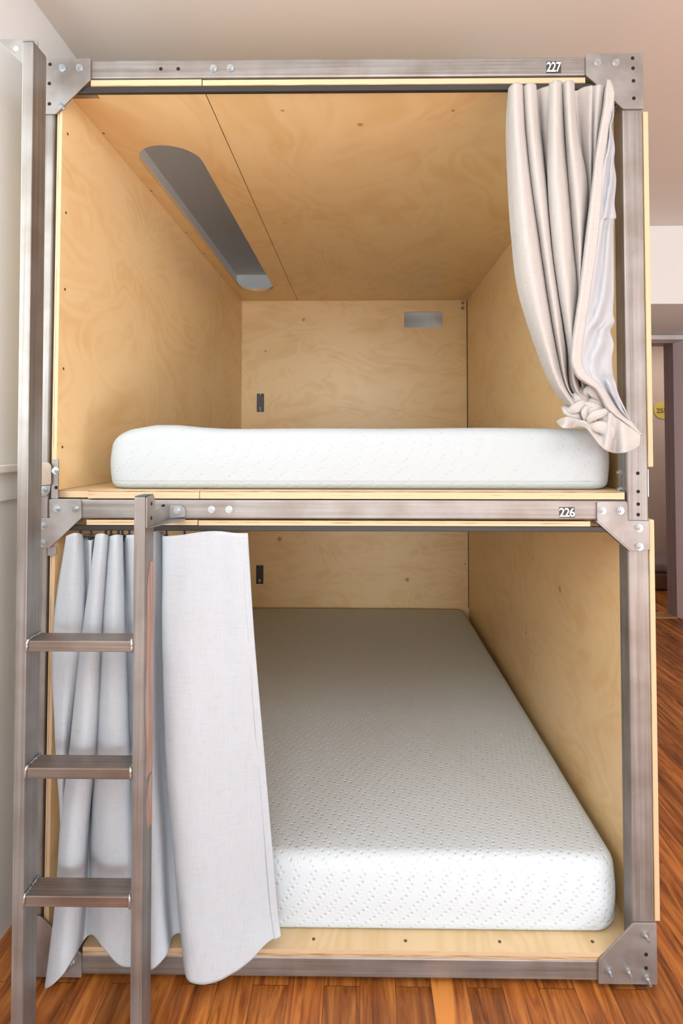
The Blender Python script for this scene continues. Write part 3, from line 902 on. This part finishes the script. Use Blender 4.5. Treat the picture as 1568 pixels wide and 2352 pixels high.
# ---------------------------------------------------------------- curtains
LOW=[[(-7207,0,10663),(-7453,-90,8373),(-7308,-180,5819),(-7158,-160,3760),(-7105,-140,1865),(-6984,-200,1461)],[(-6873,-260,10781),(-6978,-270,8436),(-7066,-280,5873),(-7092,-227,3805),(-7005,-173,1893),(-6899,-200,1362)],[(-6802,-60,10717),(-6755,-80,8374),(-7022,-100,5780),(-7077,-93,3716),(-6986,-87,1824),(-6867,-160,1328)],[(-6830,200,10577),(-6779,190,8284),(-7035,180,5634),(-7125,127,3569),(-7046,73,1694),(-6895,-60,1193)],[(-6538,-160,10587),(-6601,-70,8371),(-6892,20,5718),(-7033,-13,3663),(-7006,-47,1791),(-6897,-160,1227)],[(-6563,120,10592),(-6748,80,8320),(-6966,40,5707),(-7114,-20,3667),(-7105,-80,1817),(-7069,-220,975)],[(-6411,-140,10721),(-6651,-250,8431),(-6838,-360,5916),(-7029,-407,3926),(-7117,-453,2117),(-7232,-580,449)],[(-6180,-320,10782),(-6328,-490,8512),(-6433,-660,6075),(-6645,-680,4112),(-6736,-700,2319),(-6779,-800,852)],[(-6113,-140,10700),(-6187,-300,8450),(-6222,-460,5972),(-6401,-473,3976),(-6499,-487,2150),(-6558,-580,1149)],[(-6276,180,10636),(-6334,140,8303),(-6417,100,5680),(-6547,33,3636),(-6571,-33,1785),(-6552,-180,1147)],[(-6098,-100,10673),(-6230,-160,8403),(-6322,-220,5847),(-6343,-200,3794),(-6325,-180,1906),(-6319,-240,1332)],[(-5855,-320,10752),(-5850,-450,8501),(-5820,-580,6038),(-5865,-553,4034),(-5891,-527,2189),(-5915,-580,1322)],[(-5772,-140,10712),(-5658,-290,8449),(-5511,-440,5967),(-5460,-500,4002),(-5391,-560,2221),(-5467,-700,1065)],[(-5898,160,10651),(-5715,80,8326),(-5563,0,5738),(-5408,-167,3780),(-5277,-333,2040),(-5164,-580,912)],[(-5517,-220,10736),(-5313,-290,8451),(-5192,-360,5928),(-5095,-440,3966),(-5002,-520,2193),(-4906,-680,966)],[(-5199,-280,10758),(-5064,-340,8468),(-4970,-400,5950),(-4879,-473,3990),(-4790,-547,2217),(-4699,-700,977)],[(-5026,-120,10795),(-4980,-200,8422),(-4900,-280,5888),(-4744,-333,3898),(-4602,-387,2090),(-4454,-520,1149)],[(-4963,60,10777),(-4935,60,8336),(-4841,60,5712),(-4688,53,3640),(-4581,47,1742),(-4482,-40,1132)],[(-4896,240,10728),(-4797,220,8284),(-4675,200,5641),(-4509,153,3575),(-4368,107,1696),(-4258,-20,1137)],[(-4805,-80,10694),(-4742,-220,8430),(-4592,-360,5932),(-4425,-393,3940),(-4222,-427,2126),(-4041,-540,840)],[(-4624,-300,10721),(-4524,-460,8511),(-4342,-620,6069),(-4189,-653,4116),(-4000,-687,2337),(-3822,-800,792)],[(-4234,-340,10760),(-4103,-490,8523),(-3931,-640,6082),(-3782,-673,4133),(-3616,-707,2358),(-3451,-820,767)],[(-3839,-260,10810),(-3701,-380,8489),(-3503,-500,6013),(-3335,-533,4044),(-3171,-567,2250),(-2993,-680,816)],[(-3455,-120,10810),(-3282,-230,8441),(-3070,-340,5933),(-2886,-360,3932),(-2726,-380,2105),(-2556,-480,970)],[(-3047,-140,10773),(-2897,-170,8423),(-2685,-200,5863),(-2494,-207,3833),(-2326,-213,1975),(-2184,-300,1240)],[(-2749,-40,10757),(-2582,-60,8388),(-2341,-80,5803),(-2149,-93,3761),(-1971,-107,1893),(-1872,-200,1327)]]
UPP=[[(3655,-120,21697),(3628,51,20754),(3665,23,19309),(3733,-6,17987),(3884,-6,16685),(4309,23,15288),(4715,51,14324),(5326,80,13596)],[(3645,-360,21621),(3640,-349,20531),(3706,-377,19127),(3793,-406,17843),(3978,-377,16586),(4347,-291,15236),(4722,-206,14299),(5292,-120,13651)],[(3739,-480,21629),(3752,-549,20419),(3857,-577,19035),(3972,-606,17770),(4165,-577,16533),(4448,-491,15203),(4777,-406,14280),(5278,-320,13663)],[(3938,-330,21660),(4006,-284,20565),(4127,-299,19161),(4290,-313,17874),(4474,-291,16608),(4700,-234,15245),(4973,-177,14302),(5419,-120,13715)],[(3977,-120,21728),(4126,51,20751),(4268,23,19306),(4420,-6,17985),(4596,-20,16680),(4806,-20,15280),(5041,-20,14317),(5480,-20,13741)],[(3982,-360,21630),(4038,-320,20545),(4163,-320,19151),(4341,-320,17872),(4527,-291,16608),(4753,-234,15245),(4984,-177,14302),(5451,-120,13746)],[(4092,-450,21646),(4145,-484,20453),(4274,-499,19069),(4403,-513,17802),(4578,-477,16558),(4781,-391,15219),(4968,-306,14290),(5422,-220,13762)],[(4275,-300,21698),(4375,-220,20599),(4522,-220,19195),(4636,-220,17907),(4797,-206,16630),(4962,-177,15254),(5047,-149,14305),(5472,-120,13789)],[(4341,-120,21682),(4515,80,20765),(4653,80,19330),(4770,80,18014),(4930,80,16706),(5076,80,15297),(5163,80,14326),(5573,80,13811)],[(4463,-240,21660),(4540,-106,20661),(4617,-91,19253),(4738,-77,17958),(4901,-63,16668),(5051,-49,15276),(5142,-34,14316),(5565,-20,13816)],[(4582,-330,21645),(4597,-256,20577),(4588,-241,19185),(4686,-227,17904),(4839,-206,16630),(5025,-177,15254),(5120,-149,14305),(5525,-120,13831)],[(4593,-360,21679),(4560,-334,20534),(4542,-349,19136),(4619,-363,17855),(4784,-334,16596),(5004,-263,15240),(5136,-191,14301),(5546,-120,13842)],[(4695,-492,21679),(4664,-549,20414),(4689,-557,19041),(4797,-566,17782),(4921,-527,16544),(5052,-441,15211),(5147,-356,14285),(5518,-270,13853)],[(4906,-312,21751),(4953,-234,20587),(5047,-229,19188),(5141,-223,17904),(5271,-206,16629),(5225,-177,15254),(5309,-149,14305),(5610,-120,13884)],[(4953,-150,21790),(5087,44,20742),(5185,59,19318),(5285,73,18010),(5402,80,16705),(5365,80,15296),(5440,80,14326),(5713,80,13918)],[(4920,-360,21699),(4985,-291,20555),(5087,-263,19173),(5189,-234,17900),(5292,-206,16629),(5288,-177,15254),(5372,-149,14305),(5642,-120,13926)],[(5008,-492,21677),(5026,-520,20428),(5174,-500,19065),(5251,-480,17811),(5250,-420,16572),(5274,-320,15231),(5386,-220,14298),(5663,-120,13947)],[(5201,-312,21760),(5298,-191,20609),(5557,-143,19225),(5498,-94,17949),(5426,-77,16663),(5405,-91,15268),(5473,-106,14309),(5685,-120,13969)],[(5299,-108,21672),(5457,109,20775),(5640,117,19343),(5618,126,18028),(5548,123,16716),(5526,109,15301),(5595,94,14328),(5778,80,14004)],[(5480,-192,21694),(5531,-34,20695),(5624,-29,19277),(5612,-23,17974),(5550,-6,16682),(5535,23,15287),(5621,51,14324),(5789,80,14026)],[(5622,-312,21660),(5621,-206,20599),(5630,-171,19212),(5618,-137,17933),(5566,-99,16657),(5546,-56,15274),(5637,-13,14318),(5790,30,14043)],[(5694,-240,21695),(5719,-97,20659),(5712,-74,19256),(5685,-51,17964),(5626,-30,16675),(5586,-10,15281),(5668,10,14320),(5801,30,14065)],[(5794,-330,21669),(5745,-239,20580),(5721,-207,19195),(5676,-176,17919),(5623,-140,16646),(5592,-100,15267),(5682,-60,14313),(5801,-20,14082)],[(5959,-240,21704),(5923,-120,20645),(5821,-120,19234),(5763,-120,17939),(5690,-106,16655),(5665,-77,15270),(5750,-49,14314),(5833,-20,14103)]]
HEM=[[(6031,-250,21838),(5950,-280,21473),(5905,-300,21105),(5692,-350,19984),(5556,-400,19055),(5388,-450,17916),(5199,-500,16561),(5014,-550,15451),(4957,-580,14993),(4968,-600,14774),(5087,-600,14508),(5266,-580,14377),(5511,-550,14236),(5682,-500,14014),(5809,-460,13790),(6039,-420,13586),(6343,-380,13380),(6642,-350,13164)],[(5981,-390,21745),(5931,-420,21407),(5893,-440,21049),(5668,-490,19867),(5546,-540,18992),(5389,-590,17865),(5198,-640,16543),(5012,-690,15446),(4951,-720,14970),(4962,-740,14760),(5074,-740,14512),(5251,-720,14376),(5483,-690,14235),(5655,-640,14022),(5787,-600,13796),(6013,-560,13594),(6297,-520,13391),(6586,-490,13158)],[(6005,-380,21748),(5998,-410,21445),(5970,-430,21096),(5724,-480,19805),(5621,-530,18996),(5480,-580,17868),(5281,-630,16573),(5092,-680,15478),(5025,-710,14968),(5035,-730,14767),(5138,-730,14544),(5316,-710,14399),(5533,-680,14254),(5708,-630,14050),(5850,-590,13818),(6073,-550,13616),(6333,-510,13413),(6609,-480,13152)],[(6049,-350,21762),(6117,-380,21517),(6104,-400,21183),(5824,-450,19709),(5753,-500,19009),(5636,-550,17879),(5426,-600,16627),(5231,-650,15535),(5152,-680,14967),(5163,-700,14781),(5251,-700,14598),(5429,-680,14437),(5622,-650,14288),(5803,-600,14098),(5960,-560,13856),(6179,-520,13653),(6399,-480,13450),(6654,-450,13142)]]
LIN=[[(6050,-336,21728),(6101,-367,21418),(6030,-391,20868),(5972,-401,20563),(5878,-418,20064),(5812,-430,19719),(5764,-464,19247),(5705,-495,18675),(5670,-510,18333),(5647,-520,18109),(5414,-580,16633),(5308,-607,16037),(5265,-618,15798),(5226,-628,15580),(5183,-644,15280),(5142,-663,14939),(5261,-677,14580),(5494,-648,14380),(5824,-572,14049),(6091,-514,13725),(6388,-460,13450),(6643,-430,13132)],[(6050,-344,21723),(6101,-375,21413),(6016,-445,20836),(5981,-404,20561),(5936,-352,20099),(5848,-424,19722),(5802,-476,19241),(5773,-437,18700),(5749,-445,18359),(5691,-524,18108),(5488,-572,16635),(5416,-533,16054),(5371,-573,15807),(5300,-642,15577),(5288,-613,15285),(5264,-586,14950),(5348,-656,14583),(5525,-709,14373),(5857,-568,14050),(6120,-495,13726),(6382,-478,13450),(6637,-448,13132)],[(6052,-347,21721),(6103,-378,21411),(6035,-426,20847),(6025,-329,20603),(5958,-368,20090),(5865,-463,19702),(5886,-385,19284),(5855,-349,18737),(5785,-482,18344),(5738,-521,18109),(5607,-454,16667),(5515,-485,16065),(5440,-621,15797),(5398,-595,15586),(5430,-494,15305),(5359,-580,14951),(5411,-694,14578),(5597,-672,14377),(5911,-520,14053),(6104,-574,13722),(6378,-492,13449),(6633,-462,13132)],[(6057,-342,21724),(6110,-373,21414),(6101,-303,20919),(6020,-362,20585),(5956,-441,20052),(5944,-361,19753),(5987,-253,19345),(5879,-394,18718),(5826,-505,18335),(5849,-368,18167),(5714,-368,16690),(5564,-557,16048),(5542,-587,15804),(5546,-430,15618),(5535,-470,15309),(5423,-650,14941),(5529,-598,14590),(5695,-575,14387),(5906,-602,14047),(6084,-661,13717),(6378,-496,13449),(6633,-466,13132)],[(6068,-326,21735),(6121,-357,21424),(6116,-293,20925),(5976,-483,20517),(6024,-354,20098),(6055,-186,19840),(6022,-275,19334),(5900,-446,18695),(5947,-346,18398),(5955,-230,18219),(5757,-435,16672),(5646,-550,16050),(5712,-394,15845),(5656,-359,15632),(5595,-553,15295),(5547,-572,14952),(5688,-408,14612),(5731,-625,14382),(5887,-715,14038),(6148,-568,13722),(6384,-490,13449),(6639,-460,13132)],[(6084,-297,21753),(6138,-328,21442),(6077,-403,20860),(6000,-454,20533),(6142,-157,20201),(6099,-163,19851),(6037,-341,19304),(6004,-308,18754),(6079,-166,18469),(5989,-260,18208),(5821,-452,16667),(5806,-361,16093),(5854,-271,15870),(5708,-425,15619),(5710,-505,15303),(5728,-364,14983),(5790,-355,14619),(5737,-742,14370),(5950,-646,14044),(6233,-427,13730),(6395,-471,13450),(6651,-441,13132)],[(6105,-257,21779),(6160,-288,21466),(6091,-396,20865),(6081,-295,20622),(6204,-85,20238),(6112,-211,19827),(6128,-236,19352),(6133,-117,18834),(6141,-144,18478),(6028,-278,18201),(5963,-289,16711),(5954,-206,16128),(5935,-293,15866),(5802,-394,15625),(5888,-310,15337),(5865,-264,14997),(5852,-395,14614),(5811,-701,14374),(6048,-499,14055),(6248,-438,13729),(6412,-442,13451),(6668,-412,13132)],[(6130,-209,21810),(6186,-240,21497),(6160,-267,20939),(6121,-229,20659),(6231,-92,20234),(6184,-128,19868),(6248,-69,19430),(6205,-54,18861),(6199,-133,18482),(6134,-144,18252),(6103,-135,16753),(6046,-179,16134),(6042,-254,15874),(5954,-231,15657),(6036,-191,15357),(5962,-258,14998),(5967,-316,14623),(5922,-578,14387),(6092,-473,14057),(6249,-481,13727),(6433,-403,13452),(6690,-373,13133)],[(6157,-156,21844),(6214,-187,21530),(6196,-211,20972),(6134,-221,20663),(6302,0,20282),(6276,0,19932),(6324,0,19461),(6274,0,18883),(6308,-10,18531),(6236,-20,18299),(6200,-80,16768),(6159,-107,16150),(6194,-118,15902),(6081,-128,15676),(6154,-144,15365),(6099,-163,15012),(6109,-177,14640),(5992,-548,14390),(6125,-472,14057),(6301,-414,13731),(6456,-360,13454),(6713,-330,13133)]]
FLAP=[[(4761,-100,13482),(4760,-115,13473),(4765,-114,13465),(4772,-105,13457),(4778,-100,13449),(4778,-111,13440)],[(4828,-300,13549),(4820,-310,13509),(4806,-337,13468),(4785,-383,13427),(4758,-447,13386),(4728,-518,13345)],[(4926,-400,13576),(4898,-448,13520),(4871,-494,13465),(4848,-528,13410),(4832,-541,13357),(4825,-530,13304)],[(5160,-300,13538),(5145,-314,13496),(5137,-313,13454),(5132,-304,13413),(5125,-300,13371),(5111,-312,13329)],[(5307,-450,13481),(5299,-460,13454),(5284,-487,13426),(5261,-535,13398),(5231,-598,13370),(5199,-669,13341)],[(5491,-400,13431),(5459,-448,13390),(5427,-494,13350),(5401,-527,13310),(5384,-539,13271),(5376,-528,13232)],[(5594,-500,13469),(5571,-514,13391),(5554,-512,13313),(5540,-504,13235),(5525,-500,13157),(5502,-513,13079)],[(5801,-400,13576),(5775,-410,13439),(5741,-438,13302),(5698,-486,13166),(5649,-550,13030),(5597,-620,12896)],[(5838,-600,13670),(5799,-648,13490),(5761,-694,13313),(5728,-726,13136),(5705,-738,12961),(5692,-726,12786)],[(5994,-520,13581),(5986,-534,13409),(5985,-532,13237),(5986,-524,13065),(5986,-520,12893),(5977,-534,12722)],[(6116,-650,13444),(6113,-661,13302),(6102,-689,13159),(6082,-737,13018),(6055,-801,12878),(6024,-872,12739)],[(6363,-550,13304),(6343,-598,13201),(6324,-643,13099),(6312,-675,12998),(6309,-686,12897),(6318,-674,12796)],[(6540,-600,13141),(6530,-613,13096),(6529,-611,13051),(6530,-603,13006),(6529,-600,12962),(6519,-614,12917)]]
FOLDS=[[(5011,0,13827,86),(5026,-160,13733,119),(5129,-220,13657,108),(5274,-220,13604,97),(5473,-140,13587,76)],[(5027,-40,13655,43),(5179,-140,13576,54),(5346,-140,13545,54),(5530,-100,13525,43)],[(5062,-120,13799,54),(5073,-260,13760,108),(5176,-320,13798,119),(5309,-300,13883,108),(5494,-200,13921,86)],[(5127,-120,13926,108),(5231,-180,13985,184),(5379,-180,14112,184),(5517,-100,14288,130)],[(5467,-220,14067,76),(5441,-340,14182,119),(5541,-400,14187,141),(5664,-400,14115,141),(5811,-340,13974,108)],[(5516,-200,13963,86),(5600,-300,13935,141),(5736,-320,13871,141),(5885,-260,13770,97)],[(5425,-160,13818,54),(5404,-320,13861,76),(5504,-380,13857,76),(5668,-380,13805,86),(5888,-300,13768,86)],[(5449,-300,13434,54),(5377,-380,13556,76),(5329,-400,13679,76),(5371,-400,13773,65),(5491,-360,13806,43)],[(5453,-240,13541,43),(5437,-360,13640,65),(5494,-400,13710,76),(5639,-400,13762,76),(5838,-320,13788,54)],[(5495,-340,13412,65),(5449,-480,13521,97),(5526,-520,13612,108),(5690,-520,13663,97),(5950,-440,13740,65)],[(5612,-360,13536,54),(5694,-460,13584,86),(5858,-460,13635,97),(6008,-400,13659,76)],[(5460,-400,13390,65),(5523,-520,13345,119),(5669,-560,13324,152),(5801,-580,13242,152),(5878,-540,13100,108),(5932,-460,12998,65)],[(5759,-400,13452,97),(5847,-480,13470,152),(5938,-480,13388,152),(5995,-440,13224,86)],[(5283,-140,13524,43),(5407,-300,13434,65),(5510,-400,13307,76),(5636,-440,13162,76),(5797,-440,12977,76),(5958,-400,12936,54)]]



def solid(o, t=.0016):
    s = o.modifiers.new('thickness', 'SOLIDIFY'); s.thickness = t; s.offset = 0


CL = thing('lower_curtain', 'long white linen curtain hanging beside the ladder, drawn across the lower berth', 'curtain')
bm = new_bm(); sheet(bm, LOW, 7, 14, .0035, seed=2.3); o = obj('cloth_panel', bm, LINEN_LOW, CL); solid(o)
# stitched hems: down the leading edge and along the foot
e1 = [[Vector(p) / 10000 for p in c] for c in LOW]
def offset_strip(cols, dx, dy):
    return [[((p[0] + dx), (p[1] + dy), p[2]) for p in c] for c in cols]
bm = new_bm()
last, prev_ = LOW[-1], LOW[-2]
inn = [tuple(a[k] + (b[k] - a[k]) * .42 for k in range(3)) for a, b in zip(last, prev_)]
midp = [tuple(a[k] + (b[k] - a[k]) * .2 for k in range(3)) for a, b in zip(last, prev_)]
g = [[(p[0], p[1] - 16, p[2]) for p in inn], [(p[0], p[1] - 26, p[2]) for p in midp], [(p[0] + 12, p[1] - 12, p[2]) for p in last]]
sheet(bm, g, 4, 14, 0); o = obj('side_hem', bm, LINEN_LOW, CL); solid(o)

HOOK_X = [-.6894, -.6635, -.6267, -.6138, -.5954, -.5857, -.5685, -.5300, -.5050, -.4769, -.4317, -.3489]


def hook_mesh():
    bm = new_bm()
    box(bm, -.0022, .0022, -.002, .002, -.010, 0.0008)
    cyl(bm, (0, -.0035, -.0115), .0042, .007, 'y', 12)
    prism(bm, [(-.0065, -.025), (.0065, -.025), (.0040, -.012), (-.0040, -.012)], -.003, .003, 'y')
    bmesh.ops.recalc_face_normals(bm, faces=bm.faces[:])
    me = bpy.data.meshes.new('curtain_hook'); bm.to_mesh(me); bm.free(); me.materials.append(BLACK)
    return me


HOOK = hook_mesh()
for x in HOOK_X:
    o = bpy.data.objects.new('curtain_hook', HOOK); COL.objects.link(o); o.parent = CL; o.location = (x, .0055, 1.0785)
# black carriers showing in the open folds at the left
for x, y in ((-.672, .004), (-.652, -.001), (-.604, .006), (-.570, .004)):
    bm = new_bm(); tube(bm, [(x - .016, y + .004, 1.062), (x - .004, y - .002, 1.0665), (x + .008, y + .0, 1.0665), (x + .016, y + .006, 1.061)], [.002, .0042, .0042, .002], 8); obj('fold_clip', bm, BLACK, CL)

CU = thing('upper_curtain', 'thick cream linen curtain gathered at the right of the upper berth', 'curtain')
bm = new_bm(); sheet(bm, UPP, 7, 10, .003, seed=5.1); sheet(bm, FLAP, 6, 4, .0015, seed=9.0)
for s in FOLDS: tube(bm, [(p[0] / 10000, p[1] / 10000, p[2] / 10000) for p in s], [p[3] / 10000 for p in s], 16, flat=.55, step=6)
o = obj('cloth_panel', bm, LINEN_UP, CU); solid(o, .0018)
bm = new_bm(); sheet(bm, HEM, 4, 5, 0); o = obj('side_hem', bm, LINEN_UP, CU); solid(o, .003)
bm = new_bm(); sheet(bm, LIN, 3, 5, .002, seed=1.0); o = obj('lining', bm, LINING, CU); solid(o); o['label'] = 'smooth silky pale lining'
for x in (.395, .430, .465, .500, .535, .570, .605):
    o = bpy.data.objects.new('curtain_hook', HOOK); COL.objects.link(o); o.parent = CU; o.location = (x, .0055, 2.1755)

# ---------------------------------------------------------------- the ladder
LD = thing('ladder', 'raw steel ladder with three welded rungs at the left front of the bunk', 'ladder')
YF, YR = -.155, -.1005


def stile(x_top, x_bot, z1, w=.025):
    """right face runs from x_bot at the floor to x_top at z1"""
    bm = new_bm()
    vs = []
    for z, x in ((0.0005, x_bot), (z1, x_top)):
        vs.append([bm.verts.new(p) for p in ((x - w, YF, z), (x, YF, z), (x, YR, z), (x - w, YR, z))])
    a, b = vs
    bm.faces.new(a[::-1]); bm.faces.new(b)
    for i in range(4): bm.faces.new((a[i], a[(i + 1) % 4], b[(i + 1) % 4], b[i]))
    return obj('stile', bm, STEEL_V, LD, bevel=.0022, seg=2)


sl = stile(-.7335, -.7190, 2.196)
sr = stile(-.4690, -.4635, 1.1772)
for x0, x1, z in ((-.759, -.7335, 2.196), (-.494, -.469, 1.1772)):
    bm = new_bm(); box(bm, x0 + .0015, x1 - .0015, YF + .0015, YR - .0015, z, z + .002); obj('end_cap', bm, plain('cap_dark', (.06, .06, .06), .5), LD)
for z in (.8655, .5940, .3245):
    xl = -.7190 - (.0145) * z / 2.196 + .0003
    xr = -.4635 - .0055 * z / 1.177 - .0253
    bm = new_bm(); box(bm, xl, xr, YF + .0005, YR - .0005, z - .0238, z)
    rg = obj('rung', bm, STEEL_RUNG, LD, bevel=.0025)
    random.seed(int(z * 100))
    for x, s in ((xl, 1), (xr, -1)):
        bm = new_bm()
        pts = [(x + s * .002, YR + .001, z + .001)]
        k = 9
        for i in range(k): pts.append((x + s * (.0025 + random.uniform(-.0006, .0006)), YR + (YF - YR) * (i + .5) / k, z + .0012 + random.uniform(-.0005, .0009)))
        pts += [(x + s * .002, YF - .0008, z - .002), (x + s * .0015, YF - .0012, z - .012), (x + s * .001, YF - .0006, z - .024)]
        tube(bm, pts, [.0022] + [random.uniform(.0026, .0036) for _ in range(len(pts) - 2)] + [.002], 8, step=2)
        obj('weld', bm, WELD, rg)
# worn primer on the inner face of the right stile
bm = new_bm()
random.seed(8)
segs = [(1.030, .565, -.1440, -.103), (.560, .450, -.130, -.103)]
for z1, z0, ya, yb in segs:
    n = 26; lft = []
    for i in range(n + 1):
        z = z1 + (z0 - z1) * i / n
        lft.append((ya + .014 * noise.noise(Vector((z * 9, 3, 1))) + (.02 * (1 - i / 3) if i < 3 else 0), z))
    rgt = [(yb, z1), (yb, z0)]
    for i in range(n):
        za, zb = lft[i][1], lft[i + 1][1]
        def xf(z): return -.4635 - .0055 * z / 1.177 + .0006
        v = [bm.verts.new((xf(za), lft[i][0], za)), bm.verts.new((xf(zb), lft[i + 1][0], zb)), bm.verts.new((xf(zb), yb, zb)), bm.verts.new((xf(za), yb, za))]
        bm.faces.new(v)
o = obj('primer_patch', bm, GOLD, sr); solid(o, .0004); o['label'] = 'worn salmon-coloured primer paint'
# bracket that ties the right stile to the middle rail
bm = new_bm()
prism(bm, rounded([(-.1545, 1.1770), (-.1100, 1.1790), (-.1050, 1.1440), (-.0060, 1.1430), (-.0060, 1.1100), (-.1545, 1.1100)], [.008, .012, .006, 0, 0, 0]), -.4682, -.4650, 'x')
prism(bm, rounded([(-.4660, 1.1430), (-.4370, 1.1430), (-.4275, 1.1340), (-.4275, 1.1140), (-.4660, 1.1100)], [0, .003, .003, .003, 0]), -.0060, -.0028, 'y')
prism(bm, rounded([(-.4660, -.1480), (-.4560, -.1100), (-.4270, -.0200), (-.4270, -.0030), (-.4660, -.0030)], [0, .01, .006, 0, 0]), 1.1075, 1.1102, 'z')
br = obj('bracket', bm, STEEL_P, LD, bevel=.0006, seg=1)
bolts(br, [(-.4470, 1.1300)], -.0060)
for z in (1.160, 1.128):
    bm = new_bm(); cyl(bm, (-.4650, -.1285, z), .0045, .0004, 'x', 16); obj('bolt_hole', bm, HOLE_SHADE, br)
# gusset at the head of the left stile
bm = new_bm()
prism(bm, rounded([(-.8520, 2.2420), (-.7600, 2.2400), (-.7560, 2.2350), (-.7560, 2.1500), (-.8480, 2.2380)], [.001, .003, .004, .002, .001]), -.1003, -.0970, 'y')
b3 = obj('top_bracket', bm, STEEL_P, LD, bevel=.0006, seg=1)
bm = new_bm(); cyl(bm, (-.8065, -.1003, 2.2184), .006, -.0004, 'y', 16); obj('bolt_hole', bm, plain('bright_hole', (.75, .72, .68), .8), b3)
